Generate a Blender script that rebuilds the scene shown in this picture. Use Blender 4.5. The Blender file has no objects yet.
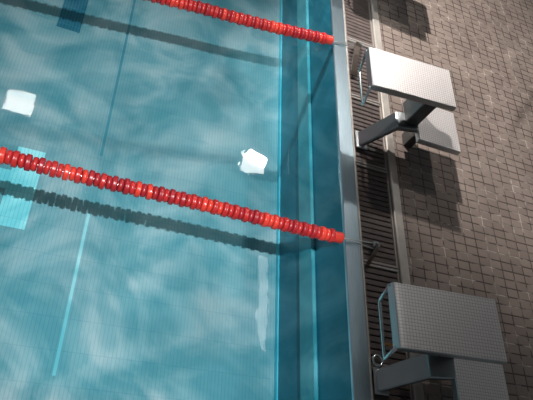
import bpy, bmesh, math, random
from mathutils import Vector, Matrix
random.seed(4)
S = bpy.context.scene
COL = S.collection
PI = math.pi

# ---------------------------------------------------------------- materials
def nodes(name):
    m = bpy.data.materials.new(name); m.use_nodes = True
    nt = m.node_tree; b = nt.nodes.get('Principled BSDF')
    return m, nt, b

def N(nt, t, **kw):
    n = nt.nodes.new(t)
    for k, v in kw.items():
        if k.startswith('i_'):
            n.inputs[k[2:].replace('_', ' ')].default_value = v
        else:
            setattr(n, k, v)
    return n

def principled(name, col, rough=.5, metal=0., spec=.5, noise=0., nscale=8., bump=0., bscale=60., stretch=None):
    m, nt, b = nodes(name)
    b.inputs['Base Color'].default_value = (*col, 1)
    b.inputs['Roughness'].default_value = rough
    b.inputs['Metallic'].default_value = metal
    b.inputs['Specular IOR Level'].default_value = spec
    L = nt.links
    if noise or bump:
        tc = N(nt, 'ShaderNodeTexCoord')
        mp = N(nt, 'ShaderNodeMapping')
        if stretch: mp.inputs['Scale'].default_value = stretch
        L.new(tc.outputs['Object'], mp.inputs['Vector'])
    if noise:
        nz = N(nt, 'ShaderNodeTexNoise', i_Scale=nscale, i_Detail=4.)
        L.new(mp.outputs['Vector'], nz.inputs['Vector'])
        rp = N(nt, 'ShaderNodeMapRange')
        rp.inputs['From Min'].default_value = .25; rp.inputs['From Max'].default_value = .75
        rp.inputs['To Min'].default_value = 1 - noise; rp.inputs['To Max'].default_value = 1 + noise
        L.new(nz.outputs['Fac'], rp.inputs['Value'])
        mx = N(nt, 'ShaderNodeVectorMath', operation='SCALE')
        mx.inputs[0].default_value = col
        L.new(rp.outputs['Result'], mx.inputs['Scale'])
        L.new(mx.outputs['Vector'], b.inputs['Base Color'])
    if bump:
        nb = N(nt, 'ShaderNodeTexNoise', i_Scale=bscale, i_Detail=3.)
        L.new(mp.outputs['Vector'], nb.inputs['Vector'])
        bp = N(nt, 'ShaderNodeBump', i_Strength=bump, i_Distance=.01)
        L.new(nb.outputs['Fac'], bp.inputs['Height'])
        L.new(bp.outputs['Normal'], b.inputs['Normal'])
    return m

def tiled(name, colA, colB, mortar, size, msize, rough, bump=.4, spec=.5, var=0., varscale=1.2, rot=None, height=None, offs=0., metal=0., loc=None, mbump=None, streak=False, pale=None):
    """square tiles in object XY, drawn with a brick texture"""
    m, nt, b = nodes(name); L = nt.links
    tc = N(nt, 'ShaderNodeTexCoord'); mp = N(nt, 'ShaderNodeMapping')
    if rot: mp.inputs['Rotation'].default_value = rot
    if loc: mp.inputs['Location'].default_value = loc
    L.new(tc.outputs['Object'], mp.inputs['Vector'])
    br = N(nt, 'ShaderNodeTexBrick')
    br.offset = offs; br.squash = 1.
    br.inputs['Color1'].default_value = (*colA, 1); br.inputs['Color2'].default_value = (*colB, 1)
    br.inputs['Mortar'].default_value = (*mortar, 1)
    br.inputs['Scale'].default_value = 1.
    br.inputs['Mortar Size'].default_value = msize
    br.inputs['Mortar Smooth'].default_value = .6
    br.inputs['Brick Width'].default_value = size; br.inputs['Row Height'].default_value = height or size
    L.new(mp.outputs['Vector'], br.inputs['Vector'])
    if pale:        # wet glints along the grout, painted in as pale patches
        pn = N(nt, 'ShaderNodeTexNoise', i_Scale=5.5, i_Detail=4.); L.new(tc.outputs['Object'], pn.inputs['Vector'])
        pr = N(nt, 'ShaderNodeValToRGB'); L.new(pn.outputs['Fac'], pr.inputs['Fac'])
        pe = pr.color_ramp.elements; pe[0].position = .50; pe[0].color = (*mortar,1); pe[1].position = .64; pe[1].color = (*pale,1)
        L.new(pr.outputs['Color'], br.inputs['Mortar'])
    out = br.outputs['Color']
    if var:
        nz = N(nt, 'ShaderNodeTexNoise', i_Scale=varscale, i_Detail=5.)
        L.new(tc.outputs['Object'], nz.inputs['Vector'])
        rp = N(nt, 'ShaderNodeMapRange')
        rp.inputs['From Min'].default_value = .3; rp.inputs['From Max'].default_value = .7
        rp.inputs['To Min'].default_value = 1 - var; rp.inputs['To Max'].default_value = 1 + var
        L.new(nz.outputs['Fac'], rp.inputs['Value'])
        mx = N(nt, 'ShaderNodeVectorMath', operation='SCALE')
        L.new(out, mx.inputs[0]); L.new(rp.outputs['Result'], mx.inputs['Scale'])
        out = mx.outputs['Vector']
    if streak:      # diagonal shadow band painted darker across the tiles
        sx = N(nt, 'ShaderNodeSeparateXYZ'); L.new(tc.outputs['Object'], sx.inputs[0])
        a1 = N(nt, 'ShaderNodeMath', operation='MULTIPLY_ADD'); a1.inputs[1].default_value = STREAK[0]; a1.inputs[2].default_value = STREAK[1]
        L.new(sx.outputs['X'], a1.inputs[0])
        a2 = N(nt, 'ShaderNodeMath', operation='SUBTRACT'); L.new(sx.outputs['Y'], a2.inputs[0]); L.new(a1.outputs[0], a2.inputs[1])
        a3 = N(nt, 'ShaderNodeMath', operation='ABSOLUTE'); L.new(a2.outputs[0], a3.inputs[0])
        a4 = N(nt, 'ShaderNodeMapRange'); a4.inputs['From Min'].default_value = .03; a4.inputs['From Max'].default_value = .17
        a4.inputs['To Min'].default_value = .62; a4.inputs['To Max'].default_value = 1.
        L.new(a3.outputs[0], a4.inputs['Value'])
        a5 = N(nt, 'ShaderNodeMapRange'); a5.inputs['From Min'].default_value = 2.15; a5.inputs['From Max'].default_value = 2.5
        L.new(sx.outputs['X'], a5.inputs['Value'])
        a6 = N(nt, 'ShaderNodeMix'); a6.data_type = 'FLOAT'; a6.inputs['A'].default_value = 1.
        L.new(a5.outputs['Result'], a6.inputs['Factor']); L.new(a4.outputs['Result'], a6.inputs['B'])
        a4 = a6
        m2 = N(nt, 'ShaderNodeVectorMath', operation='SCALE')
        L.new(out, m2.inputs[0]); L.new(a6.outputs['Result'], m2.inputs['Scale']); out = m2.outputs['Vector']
    L.new(out, b.inputs['Base Color'])
    b.inputs['Roughness'].default_value = rough; b.inputs['Specular IOR Level'].default_value = spec
    b.inputs['Metallic'].default_value = metal
    inv = N(nt, 'ShaderNodeMath', operation='SUBTRACT'); inv.inputs[0].default_value = 1.
    L.new(br.outputs['Fac'], inv.inputs[1])
    bp = N(nt, 'ShaderNodeBump', i_Strength=bump, i_Distance=mbump or .006)
    L.new(inv.outputs[0], bp.inputs['Height']); L.new(bp.outputs['Normal'], b.inputs['Normal'])
    return m

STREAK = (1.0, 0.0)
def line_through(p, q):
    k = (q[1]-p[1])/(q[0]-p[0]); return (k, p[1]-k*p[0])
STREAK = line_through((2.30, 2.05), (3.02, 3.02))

M = {}
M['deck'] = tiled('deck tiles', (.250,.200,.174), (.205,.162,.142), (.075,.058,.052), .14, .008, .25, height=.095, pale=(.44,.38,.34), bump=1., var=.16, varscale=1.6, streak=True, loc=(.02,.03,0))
M['floor'] = tiled('pool mosaic', (.335,.455,.485), (.315,.44,.475), (.25,.38,.43), .036, .0045, .5, bump=.15, var=.10, varscale=1.1, height=.30)
M['floor_dark'] = tiled('dark blue mosaic', (.045,.19,.27), (.04,.175,.25), (.09,.27,.35), .036, .0045, .5, bump=.15, height=.30)
M['floor_aqua'] = tiled('pale aqua mosaic', (.52,.93,.95), (.48,.90,.94), (.36,.74,.80), .036, .0045, .5, bump=.15, height=.30)
M['seam_dark'] = principled('dark seam', (.11,.31,.38), .6)
M['seam_pale'] = principled('pale seam', (.48,.76,.80), .6)
M['wall_paint'] = principled('pool wall lining', (.03,.19,.26), .35, noise=.25, nscale=2.2, bump=.15, bscale=3.)
M['ledge'] = principled('pale ledge lining', (.11,.36,.42), .35, noise=.25, nscale=3.)
M['trim'] = principled('cyan joint strip', (.15,.62,.75), .35)
M['steel'] = principled('brushed steel', (.55,.57,.58), .34, metal=.9, noise=.08, nscale=3., bump=.05, bscale=30., stretch=(20,1,20))
M['rim'] = principled('steel pool rim', (.45,.57,.64), .30, metal=.95, noise=.12, nscale=5., bump=.04, bscale=30., stretch=(30,1,30))
M['rail'] = principled('worn steel rail', (.50,.46,.42), .38, metal=.55, noise=.2, nscale=5.)
M['arm'] = principled('shade-darkened steel', (.42,.45,.46), .28, metal=1., noise=.1, nscale=4.)  # the platform's shade on the arm is put into this darker tone
M['column'] = principled('shade-toned grey steel', (.05,.048,.046), .45)  # shade under platform and step painted in as dark grey
M['bar'] = principled('polished tube', (.62,.68,.68), .22, metal=.9)
M['channel'] = principled('dark channel', (.10,.085,.078), .6, noise=.3, nscale=6.)
M['slat'] = principled('grating slat', (.095,.072,.066), .38, noise=.3, nscale=7.)
M['gframe'] = principled('grating frame bar', (.30,.27,.25), .4, metal=.4)
M['strap'] = principled('dull bronze strap', (.065,.048,.04), .42, metal=.5, noise=.2)
M['tread'] = tiled('ribbed non slip tread', (.86,.80,.79), (.82,.765,.755), (.54,.51,.50), .024, .0035, .36, bump=.5, metal=.55, spec=.5, height=.024, mbump=.002)
M['red'] = principled('red float plastic', (.42,.022,.022), .30, noise=.15, nscale=20.)
M['red_bright'] = principled('bright red float plastic', (.58,.042,.028), .28)
M['red_deep'] = principled('deep red float plastic', (.30,.014,.020), .34)
M['wire'] = principled('steel wire rope', (.60,.62,.62), .3, metal=.8)
M['orange'] = principled('orange plastic', (.85,.30,.04), .5)
M['ceiling'] = principled('grey ceiling boards', (.22,.21,.20), .8, noise=.2, nscale=.6)
M['housing'] = principled('lamp housing', (.30,.30,.31), .5)

def emit(name, col, s):
    m, nt, b = nodes(name)
    b.inputs['Base Color'].default_value = (.8,.8,.8,1)
    b.inputs['Emission Color'].default_value = (*col, 1); b.inputs['Emission Strength'].default_value = s
    return m
M['lens'] = emit('lamp lens', (1,.95,.9), 34.)
M['lens_strip'] = emit('strip lens', (.95,1,1), 9.)
M['lens_dim'] = emit('lamp lens dim', (.95,.98,1), 8.)

def water_mat():
    m = bpy.data.materials.new('rippled pool water'); m.use_nodes = True
    nt = m.node_tree; nt.nodes.clear(); L = nt.links
    out = N(nt, 'ShaderNodeOutputMaterial')
    tc = N(nt, 'ShaderNodeTexCoord')
    n1 = N(nt, 'ShaderNodeTexNoise', i_Scale=1.6, i_Detail=2., i_Distortion=.6)
    n2 = N(nt, 'ShaderNodeTexNoise', i_Scale=9., i_Detail=2.)
    L.new(tc.outputs['Object'], n1.inputs['Vector']); L.new(tc.outputs['Object'], n2.inputs['Vector'])
    ad = N(nt, 'ShaderNodeMath', operation='MULTIPLY_ADD'); ad.inputs[1].default_value = .06
    L.new(n2.outputs['Fac'], ad.inputs[0]); L.new(n1.outputs['Fac'], ad.inputs[2])
    bp = N(nt, 'ShaderNodeBump', i_Strength=.10, i_Distance=.05); L.new(ad.outputs[0], bp.inputs['Height'])
    fr = N(nt, 'ShaderNodeFresnel'); L.new(bp.outputs['Normal'], fr.inputs['Normal'])
    ge = N(nt, 'ShaderNodeNewGeometry'); io = N(nt, 'ShaderNodeMapRange')      # same reflectance from above and below
    io.inputs['To Min'].default_value = 1.33; io.inputs['To Max'].default_value = 1/1.33
    L.new(ge.outputs['Backfacing'], io.inputs['Value']); L.new(io.outputs['Result'], fr.inputs['IOR'])
    # caustic light patches put into the water's tint as noise
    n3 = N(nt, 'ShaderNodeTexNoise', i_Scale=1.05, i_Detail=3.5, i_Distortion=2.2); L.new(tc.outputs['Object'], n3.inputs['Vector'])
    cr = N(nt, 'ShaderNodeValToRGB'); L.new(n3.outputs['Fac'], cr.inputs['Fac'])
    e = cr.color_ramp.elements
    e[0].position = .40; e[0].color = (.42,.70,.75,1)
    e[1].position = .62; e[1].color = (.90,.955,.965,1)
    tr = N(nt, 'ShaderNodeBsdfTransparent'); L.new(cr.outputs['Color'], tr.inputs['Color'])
    gl = N(nt, 'ShaderNodeBsdfGlossy', i_Roughness=.02); L.new(bp.outputs['Normal'], gl.inputs['Normal'])
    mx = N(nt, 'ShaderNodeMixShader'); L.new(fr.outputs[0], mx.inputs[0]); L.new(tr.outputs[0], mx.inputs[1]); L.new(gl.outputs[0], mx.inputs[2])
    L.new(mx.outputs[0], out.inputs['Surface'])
    return m
M['water'] = water_mat()

# ---------------------------------------------------------------- helpers
def add_box(bm, x0, x1, y0, y1, z0, z1, bev=0., seg=1, shear=None):
    r = bmesh.ops.create_cube(bm, size=1.)
    vs = r['verts']
    for v in vs:
        v.co = Vector(((x0+x1)/2+v.co.x*(x1-x0), (y0+y1)/2+v.co.y*(y1-y0), (z0+z1)/2+v.co.z*(z1-z0)))
    if bev:
        es = list({e for v in vs for e in v.link_edges})
        bmesh.ops.bevel(bm, geom=es, offset=bev, segments=seg, profile=.5, affect='EDGES')

def add_tube(bm, pts, r, n=10, closed=False):
    pts = [Vector(p) for p in pts]; rings = []
    up = None
    for i, p in enumerate(pts):
        if closed: t = pts[(i+1) % len(pts)] - pts[i-1]
        else: t = pts[min(i+1, len(pts)-1)] - pts[max(i-1, 0)]
        t.normalize()
        if up is None:
            up = t.orthogonal().normalized()
        else:
            up = (up - t*up.dot(t)).normalized()
        s = t.cross(up)
        rr = r[i] if isinstance(r, (list, tuple)) else r
        rings.append([bm.verts.new(p + (up*math.cos(a)+s*math.sin(a))*rr) for a in [2*PI*k/n for k in range(n)]])
    m = len(rings)
    for i in range(m if closed else m-1):
        A, B = rings[i], rings[(i+1) % m]
        for k in range(n):
            bm.faces.new((A[k], A[(k+1) % n], B[(k+1) % n], B[k]))
    if not closed:
        bm.faces.new(rings[0][::-1]); bm.faces.new(rings[-1])

def add_lathe_x(bm, prof, n=20):
    """profile of (x, radius) turned about the X axis"""
    rings = []
    for x, r in prof:
        rings.append([bm.verts.new((x, r*math.cos(2*PI*k/n), r*math.sin(2*PI*k/n))) for k in range(n)])
    for A, B in zip(rings, rings[1:]):
        for k in range(n):
            bm.faces.new((A[k], A[(k+1) % n], B[(k+1) % n], B[k]))
    bm.faces.new(rings[0][::-1]); bm.faces.new(rings[-1])

def round_path(pts, rad, n=5):
    pts = [Vector(p) for p in pts]; out = [pts[0]]
    for a, b, c in zip(pts, pts[1:], pts[2:]):
        u = (a-b); w = (c-b); d = min(rad, u.length*.45, w.length*.45)
        p0 = b+u.normalized()*d; p1 = b+w.normalized()*d
        for k in range(n+1):
            t = k/n; out.append(p0*(1-t)**2 + b*2*t*(1-t) + p1*t*t)
    out.append(pts[-1]); return out

def obj(name, bm, mat, parent=None, smooth=False, loc=(0,0,0)):
    bmesh.ops.recalc_face_normals(bm, faces=bm.faces[:])
    me = bpy.data.meshes.new(name); bm.to_mesh(me); bm.free()
    mats = mat if isinstance(mat, (list, tuple)) else [mat]
    for x in mats: me.materials.append(x)
    if smooth:
        for p in me.polygons: p.use_smooth = True
    o = bpy.data.objects.new(name, me); COL.objects.link(o)
    o.location = loc
    if parent: o.parent = parent
    return o

def thing(name, label, cat, loc=(0,0,0), group=None):
    o = bpy.data.objects.new(name, None); COL.objects.link(o)
    o.location = loc; o.empty_display_size = .1
    o['label'] = label; o['category'] = cat
    if group: o['group'] = group
    return o

def tag(o, label, cat, group=None, kind=None):
    o['label'] = label; o['category'] = cat
    if group: o['group'] = group
    if kind: o['kind'] = kind
    return o

def struct(name, bm, mat, label=None, cat=None, smooth=False):
    o = obj(name, bm, mat, smooth=smooth); o['kind'] = 'structure'
    o['label'] = label or name; o['category'] = cat or name.split('_')[0]
    return o

def box(*a, **k):
    bm = bmesh.new(); add_box(bm, *a, **k); return bm

def dup(root, loc, label):
    r = root.copy(); COL.objects.link(r); r.location = loc; r['label'] = label
    for ch in list(root.children):
        c = ch.copy(); COL.objects.link(c); c.parent = r
        for g in list(ch.children):
            d = g.copy(); COL.objects.link(d); d.parent = c
    return r

Y0, Y1 = -5.5, 9.5          # extent of the modelled stretch of pool edge
XP = -8.0                   # far side of the modelled water
FZ = -1.5                   # pool floor

# ---------------------------------------------------------------- setting
def pool_floor():
    bm = bmesh.new()
    sx = -2.27
    Tx0, Tx1 = -3.09, -2.82
    xs = [XP, Tx0, Tx1, sx-.015, sx+.015, -.15]
    ys = [Y0, -1.12, .20, .52, .60, .82, 1.12, 1.25, 2.92, 3.42, 3.62, 4.04, Y1]
    vm = {}
    def v(i, j):
        if (i, j) not in vm: vm[(i, j)] = bm.verts.new((xs[i], ys[j], FZ))
        return vm[(i, j)]
    for i in range(len(xs)-1):
        for j in range(len(ys)-1):
            f = bm.faces.new((v(i,j), v(i+1,j), v(i+1,j+1), v(i,j+1)))
            cx = (xs[i]+xs[i+1])/2; cy = (ys[j]+ys[j+1])/2
            mi = 0
            if i == 1 and 2.92 < cy < 4.04: mi = 1
            if i == 0 and 3.42 < cy < 3.62: mi = 1
            if i == 1 and .20 < cy < 1.12: mi = 2
            if i == 0 and .60 < cy < .82: mi = 2
            if i == 3 and cy > 1.25: mi = 3
            if i == 3 and -1.12 < cy < .52: mi = 4
            f.material_index = mi
    o = struct('floor', bm, [M['floor'], M['floor_dark'], M['floor_aqua'], M['seam_dark'], M['seam_pale']],
           'pale turquoise mosaic pool floor under the water, with lane marks', 'floor')
    return o
pool_floor()

struct('wall_pool', box(-.15, -.03, Y0, Y1, FZ, -.012), M['wall_paint'], 'deep turquoise pool wall below the steel rim', 'wall')
struct('trim_1', box(-.19, -.15, Y0, Y1, -.86, -.57, bev=.012), M['ledge'], 'paler ledge band along the pool wall under water', 'ledge')
struct('trim_2', box(-.165, -.15, Y0, Y1, FZ, FZ+.07), M['trim'], 'bright cyan strip at the foot of the pool wall', 'strip')
struct('trim_3', box(-.16, .0, Y0, Y1, -.03, .006, bev=.006), M['rim'], 'flat brushed steel rim along the pool edge', 'rim')
struct('trim_4', box(-.004, .012, Y0, Y1, -.12, .012, bev=.004), M['rail'], 'thin upstanding lip on the deck side of the steel rim', 'lip')
struct('trim_5', box(.405, .50, Y0, Y1, -.12, .014, bev=.008), M['rail'], 'worn pale steel rail between the drain channel and the tiled deck', 'rail')
bm = bmesh.new(); add_box(bm, -.03, .41, Y0, Y1, -.16, -.11)
struct('trim_6', bm, M['channel'], 'dark bottom of the overflow channel under the gratings', 'channel')
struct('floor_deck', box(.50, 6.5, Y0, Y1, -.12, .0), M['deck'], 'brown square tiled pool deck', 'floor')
struct('ceiling', box(XP, 6.5, Y0-2, Y1+2, 7.25, 7.35), M['ceiling'], 'grey ceiling of the pool hall', 'ceiling')

# water
bm = bmesh.new()
vs = [bm.verts.new(p) for p in ((XP,Y0,-.022), (-.158,Y0,-.022), (-.158,Y1,-.022), (XP,Y1,-.022))]
bm.faces.new(vs)
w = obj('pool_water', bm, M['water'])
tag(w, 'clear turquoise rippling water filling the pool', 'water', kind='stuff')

# ---------------------------------------------------------------- gratings in the overflow channel
def grate(y0, y1, label):
    t = thing('drain_grating', label, 'grating', (.208, (y0+y1)/2, -.02), 'gratings along the overflow channel')
    h = (y1-y0)/2 - .004
    bm = bmesh.new()
    for s in (-1, 1):
        add_box(bm, -.19, .19, s*h-(.026 if s > 0 else 0), s*h+(.026 if s < 0 else 0), -.03, .016, bev=.004)
    for s in (-1, 1):
        add_box(bm, s*.182-.008, s*.182+.008, -h, h, -.03, .006)
    obj('frame', bm, M['gframe'], t)
    bm = bmesh.new()
    n = max(3, int(round((2*h-.06)/.056)))
    for k in range(n):
        y = -h+.03 + (2*h-.06)*(k+.5)/n
        add_box(bm, -.176, .176, y-.0235, y+.0235, -.022, .0, bev=.005)
    for x in (-.12, -.06, 0, .06, .12):
        add_box(bm, x-.005, x+.005, -h+.01, h-.01, -.03, -.012)
    obj('slats', bm, M['slat'], t)
    return t
bounds = [-3.85, -2.95, -2.02, -1.10, -.18, .90, 1.78, 2.65, 3.53, 4.40, 5.3]
glab = ['brown slatted grating lowest along the channel, in front of the nearest starting block',
        'brown slatted grating below the nearest block, cut by the bottom picture edge',
        'brown slatted grating under the sloping arm of the nearest starting block',
        'brown slatted grating beside the handle of the nearest starting block',
        'brown slatted grating between the two lane spaces, holding the near curved strap',
        'brown slatted grating under the sloping arm of the pale starting block',
        'brown slatted grating beside the handle of the pale starting block, with the far curved strap',
        'brown slatted grating at the far end of the channel by the top picture edge',
        'brown slatted grating beyond the top picture edge, second from the far strap',
        'brown slatted grating beyond the top picture edge, third from the far strap']
for (a, b), l in zip(zip(bounds, bounds[1:]), glab):
    if b < -2.6 or a > 4.0: continue
    grate(a, b, l)

# ---------------------------------------------------------------- starting blocks
def prism_from_profile(bm, prof, yr, bev=0.):
    """profile in XZ, extruded between y limits that may differ per profile point"""
    A = [bm.verts.new((x, yr(i)[0], z)) for i, (x, z) in enumerate(prof)]
    B = [bm.verts.new((x, yr(i)[1], z)) for i, (x, z) in enumerate(prof)]
    n = len(prof)
    bm.faces.new(A); bm.faces.new(B[::-1])
    for i in range(n):
        bm.faces.new((A[i], B[i], B[(i+1) % n], A[(i+1) % n]))
    if bev:
        bmesh.ops.bevel(bm, geom=bm.edges[:], offset=bev, segments=1, affect='EDGES')

PXF, PXR, PZF, PZR = -.30, .55, .835, .895        # platform front / rear, tops
def plate_z(x): return PZF + (PZR-PZF)*(x-PXF)/(PXR-PXF)
def make_block(yc, label, shift=0., step=(-.27,.245)):
    """origin on the channel rim, y = middle of the platform"""
    t = thing('starting_block', label, 'starting block', (0, yc, 0), 'starting blocks along the pool edge')
    W = .235
    # platform: a shallow folded steel tray, open below
    bm = bmesh.new()
    th = .062
    prof = [(PXF, PZF), (PXR, PZR), (PXR+.004, PZR-.055), (PXF-.012, PZF-th)]
    prism_from_profile(bm, prof, lambda i: (-W, W), bev=.004)
    pl = obj('platform', bm, M['steel'], t)
    bm = bmesh.new()
    e = .006
    prof = [(PXF+e, plate_z(PXF+e)-.001), (PXF+e, plate_z(PXF+e)+.005), (PXR-e, plate_z(PXR-e)+.005), (PXR-e, plate_z(PXR-e)-.001)]
    prism_from_profile(bm, prof, lambda i: (-W+e, W-e))
    obj('tread_surface', bm, M['tread'], pl)
    # backstroke grip below the front edge
    bm = bmesh.new()
    x0, z0, x1, z1 = PXF-.004, PZF-.03, -.235, .56
    pts = round_path([(x0, W-.012, z0), (x1, W-.035, z1), (x1, -W+.005, z1), (x0, -W+.012, z0)], .03)
    add_tube(bm, pts, .0125, 10)
    obj('grip_handle', bm, M['bar'], t, smooth=True)
    # column under the platform
    bm = bmesh.new()
    add_box(bm, .37, .51, -.09, .17, .38, plate_z(.37)-.05, bev=.01)
    obj('column', bm, M['column'], t)
    # bent arm rising from the channel, then level back to the step
    lo = [a+shift for a in ARM_LO]; hi = [a+shift for a in ARM_HI]
    top = [(.045, .0), (.275, .385), (.52, .405)]
    bot = [(.52, .355), (.30, .335), (.105, .0)]
    ylim = [lo_hi for lo_hi in ((lo[0], hi[0]), (lo[1], hi[1]), (lo[2], hi[2]), (lo[2], hi[2]), (lo[1], hi[1]), (lo[0], hi[0]))]
    bm = bmesh.new()
    prism_from_profile(bm, top+bot, lambda i: ylim[i], bev=.009)
    arm = obj('bent_arm', bm, M['arm'], t)
    bm = bmesh.new()
    add_box(bm, .03, .16, lo[0]-.02, hi[0]+.02, .0, .018, bev=.004)
    obj('foot_plate', bm, M['steel'], arm)
    # rear step
    sx0, sx1, sz = .50, 1.0, .405
    bm = bmesh.new(); add_box(bm, sx0, sx1, step[0], step[1], sz-.06, sz, bev=.006)
    st = obj('rear_step', bm, M['steel'], t)
    bm = bmesh.new(); add_box(bm, sx0+.006, sx1-.006, step[0]+.006, step[1]-.006, sz-.002, sz+.005)
    obj('tread_surface', bm, M['tread'], st)
    bm = bmesh.new()
    for y in (.0,):
        add_box(bm, .62, .72, y-.03, y+.13, 0, sz-.055, bev=.006)
    obj('step_post', bm, M['column'], t)
    return t
ARM_LO = (-.215, -.165, -.15); ARM_HI = (-.045, .03, .06)
b1 = make_block(1.315, 'starting block with pale bright platform, between the two red lane ropes')
b2 = make_block(-.995, 'large near starting block with dull grey platform, below the lower red lane rope', -.09, (-.60,.17))
dup(b1, (0, 3.70, 0), 'starting block beyond the upper red lane rope, mostly past the top picture edge')
bm = bmesh.new()
add_tube(bm, [(-.24, -.12, .565), (-.18, -.125, .575), (-.12, -.125, .58)], .007, 8)
obj('cord_tie', bm, M['orange'], b2)['label'] = 'small orange cord tied to the grip'

# eye ring on the channel beside the nearest block
t = thing('eye_ring', 'small steel eye ring on the grating at the foot of the nearest starting block', 'ring', (.075, -1.055, 0))
bm = bmesh.new()
add_tube(bm, [(.042*math.cos(a), .042*math.sin(a), .012+.004) for a in [2*PI*k/24 for k in range(24)]], .010, 8, closed=True)
obj('ring', bm, M['bar'], t, smooth=True)
bm = bmesh.new(); add_tube(bm, [(.05, 0, .0), (.05, 0, .03)], .011, 8); obj('bolt', bm, M['bar'], t, smooth=True)

# ---------------------------------------------------------------- lane ropes
RZ = .03
def float_mesh(kind):
    bm = bmesh.new()
    if kind == 0:   # wide ribbed disc
        prof = [(-.019,.022), (-.0185,.046), (-.014,.056), (-.006,.058), (.0,.055), (.006,.058), (.014,.056), (.0185,.046), (.019,.022)]
    else:           # narrower spool between the discs
        prof = [(-.017,.020), (-.0165,.041), (-.010,.048), (.0,.050), (.010,.048), (.0165,.041), (.017,.020)]
    add_lathe_x(bm, prof, 20)
    bmesh.ops.recalc_face_normals(bm, faces=bm.faces[:])
    me = bpy.data.meshes.new('float'); bm.to_mesh(me); bm.free()
    for p in me.polygons: p.use_smooth = True
    return me
FM = []
for kind in (0, 1):
    for m in ('red', 'red_bright', 'red_deep'):
        me = float_mesh(kind); me.materials.append(M[m]); FM.append(me)

def lane_rope(pts, label, fixture, collar_len=.085):
    """pts run from the pool-edge end out over the water"""
    base = Vector(pts[0])
    t = thing('lane_rope', label, 'lane rope', base, 'red lane ropes across the pool')
    P = [Vector(p)-base for p in pts]
    # resample to small steps
    def at(s):
        for a, b in zip(P, P[1:]):
            l = (b-a).length
            if s <= l: return a+(b-a)*(s/l), (b-a).normalized()
            s -= l
        return P[-1], (P[-1]-P[-2]).normalized()
    total = sum((b-a).length for a, b in zip(P, P[1:]))
    bm = bmesh.new(); add_tube(bm, P, .008, 8); obj('cable', bm, M['wire'], t)
    bm = bmesh.new()
    add_lathe_x(bm, [(-collar_len,.03), (-collar_len,.048), (-.005,.050), (0,.045), (0,.012)], 20)
    d = at(.04)[1]
    c = obj('end_collar', bm, M['red_bright'], t, smooth=False)
    c.rotation_euler = (0, 0, math.atan2(-d.y, -d.x))
    s = collar_len+.026; k = 0
    while s < total-.03 and k < 99:
        kind = k % 2
        p, d = at(s)
        mi = [0,1,0,0,2,0,1,1,0,2,0,0][(k//2*5+k) % 12] if random.random() < .8 else 2
        o = bpy.data.objects.new('float', FM[kind*3+mi]); COL.objects.link(o); o.parent = t
        o.location = p; o.rotation_euler = (random.uniform(-3,3), random.uniform(-.06,.06), math.atan2(-d.y, -d.x)+random.uniform(-.06,.06))
        o.scale = (1.17,1.13,1.13); s += .045; k += 1
    # two strands of wire running to the fixture on the channel
    f = Vector(fixture)-base
    bm = bmesh.new()
    for sgn in (-1, 1):
        add_tube(bm, [(0,0,0), (.06, sgn*.004, .004), f+Vector((0, sgn*.03-.005, 0))], .0055, 6)
    obj('tension_wire', bm, M['wire'], t)
    return t
lane_rope([(-.205, -.015, RZ), (-.62, -.015, RZ), (-1.5, .0, RZ), (-2.3, -.005, RZ), (-2.68, .0, RZ), (-3.1, .015, RZ), (-3.95, .04, RZ)],
          'red lane rope crossing the picture below the pale starting block', (.14, -.02, .035))
lane_rope([(-.20, 2.47, RZ), (-.83, 2.36, RZ), (-1.29, 2.295, RZ), (-1.72, 2.25, RZ), (-2.07, 2.20, RZ), (-2.6, 2.13, RZ), (-3.9, 2.0, RZ)],
          'red lane rope across the top left corner, above the pale starting block', (.14, 2.53, .035))

def strap(pts, wdt, label):
    base = Vector(pts[0])
    t = thing('anchor_strap', label, 'strap', (base.x, base.y, 0), 'curved anchor straps in the channel')
    P = [Vector(p)-Vector((base.x, base.y, 0)) for p in pts]
    bm = bmesh.new()
    Lr, Rr = [], []
    rows = []
    for i, p in enumerate(P):
        tg = (P[min(i+1, len(P)-1)]-P[max(i-1, 0)]).normalized()
        s = Vector((tg.y, -tg.x, 0)).normalized()*wdt
        up = s.cross(tg).normalized()*.008
        if up.z < 0: up = -up
        rows.append([bm.verts.new(q) for q in (p-s-up, p+s-up, p+s+up, p-s+up)])
    for A, B in zip(rows, rows[1:]):
        for k in range(4): bm.faces.new((A[k], A[(k+1) % 4], B[(k+1) % 4], B[k]))
    bm.faces.new(rows[0]); bm.faces.new(rows[-1][::-1])
    obj('band', bm, M['strap'], t)
    bm = bmesh.new(); add_box(bm, -.035, .035, -.03, .03, .0, .045, bev=.006)
    obj('clevis', bm, M['bar'], t)
    return t
strap([(.15,.0,.04), (.13,-.06,.06), (.10,-.12,.055), (.065,-.18,.03), (.05,-.22,.012)], .016, 'curved strap on the grating at the end of the lower lane rope')
strap([(.16,2.56,.04), (.11,2.50,.09), (.07,2.40,.12), (.05,2.28,.11), (.05,2.16,.06), (.07,2.06,.012)], .032, 'broad brown curved strap at the end of the upper lane rope')

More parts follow.
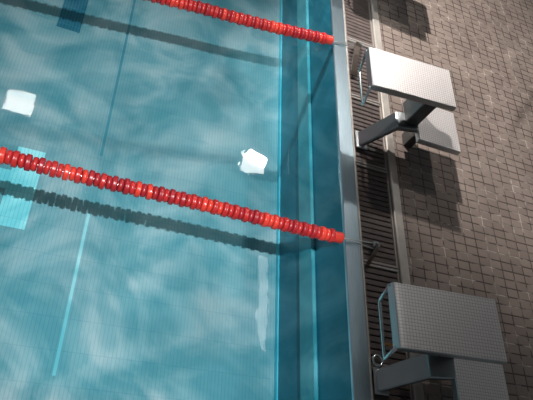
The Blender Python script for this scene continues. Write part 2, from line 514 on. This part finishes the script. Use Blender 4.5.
# ---------------------------------------------------------------- lamps of the hall
LZ = 7.0
def lamp(x, y, label, size=.58, lens='lens'):
    t = thing('ceiling_lamp', label, 'ceiling lamp', (x, y, 7.25), 'square floodlights under the ceiling')
    h = size/2+.05
    bm = bmesh.new(); add_box(bm, -h, h, -h, h, -.22, 0, bev=.02); obj('housing', bm, M['housing'], t)
    bm = bmesh.new(); add_box(bm, -size/2, size/2, -size/2, size/2, -.25, -.215, bev=.01); obj('lens', bm, M[lens], t)
    return t
def spot(x, y, tgt, power, angle, blend=.5, radius=.2, col=(1,.95,.9)):
    l = bpy.data.lights.new('lamp_beam', 'SPOT'); l.energy = power; l.spot_size = math.radians(angle); l.spot_blend = blend
    l.shadow_soft_size = radius; l.color = col
    o = bpy.data.objects.new('lamp_beam', l); COL.objects.link(o)
    p = Vector((x, y, LZ-.02)); o.location = p
    d = Vector(tgt)-p; o.rotation_euler = d.to_track_quat('-Z', 'Y').to_euler()
    return o
A = (-3.91, 5.88); A2 = (1.60, 5.92); B = (-2.2, -2.7)
lamp(*A, 'square ceiling lamp mirrored in the water at the far left of the picture')
lamp(*A2, 'square ceiling lamp mirrored in the water near the lower lane rope and pool wall')
lb = lamp(*B, 'ceiling lamp with an added beam-blocking flap above the pool, behind the viewer', lens='lens_dim')
for sx_, dx in ((1, .30),):
    bm = bmesh.new(); add_box(bm, dx, dx+.01, -.6, .6, -1.30, -.2); obj('beam_blocker', bm, M['housing'], lb)  # unseen flap added to keep this beam off the deck
spot(*A, (1.9, 3.0, 0), 10000, 42, 1., .10)
al = bpy.data.lights.new('lamp_beam', 'AREA'); al.shape = 'SQUARE'; al.size = .56; al.energy = 36; al.spread = math.radians(52); al.color = (1,.95,.9)
ao = bpy.data.objects.new('lamp_beam', al); COL.objects.link(ao); ao.location = (A2[0], A2[1], LZ-.01)
ao.rotation_euler = (Vector((-.9, 1.7, 0))-ao.location).to_track_quat('-Z', 'Y').to_euler()
spot(*B, (-1.25, .85, -1.5), 3500, 54, .9, .035, (.95,1,1))

t = thing('ceiling_lamp', 'added long strip lamp under the ceiling, mirrored as a pale streak by the pool wall', 'ceiling lamp', (2.02, 2.3, 7.25))  # made-up lamp, placed so its reflection gives the pale glow by the wall
bm = bmesh.new(); add_box(bm, -.16, .16, -1.15, 1.15, -.2, 0, bev=.02); obj('housing', bm, M['housing'], t)
bm = bmesh.new(); add_box(bm, -.12, .12, -1.1, 1.1, -.24, -.195, bev=.01); obj('lens', bm, M['lens_strip'], t)

# daylight through the glazed sides of the hall
W = bpy.data.worlds.new('daylight'); S.world = W; W.use_nodes = True
bg = W.node_tree.nodes['Background']
bg.inputs['Color'].default_value = (.80,.92,1.,1); bg.inputs['Strength'].default_value = .095

# ---------------------------------------------------------------- camera
cd = bpy.data.cameras.new('camera'); cam = bpy.data.objects.new('camera', cd); COL.objects.link(cam)
F = 566.378
cd.sensor_fit = 'HORIZONTAL'; cd.sensor_width = 36.; cd.lens = F/533*36
ex = Vector((.91728803,.22584743,.3279872)); ey = Vector((.02220928,-.85135566,.52411858)); ez = Vector((.3976046,-.47348334,-.78595427))
right = Vector((ex[0], ey[0], ez[0])); down = Vector((ex[1], ey[1], ez[1])); fwd = Vector((ex[2], ey[2], ez[2]))
R = Matrix((right, -down, -fwd)).transposed()
cam.matrix_world = Matrix.Translation((-2.53431584,-2.36619755,3.858)) @ R.to_4x4()
S.camera = cam
S.view_settings.view_transform = 'Standard'; S.view_settings.look = 'None'
S.view_settings.gamma = 1.; S.view_settings.use_curve_mapping = False
S.view_settings.exposure = 0.
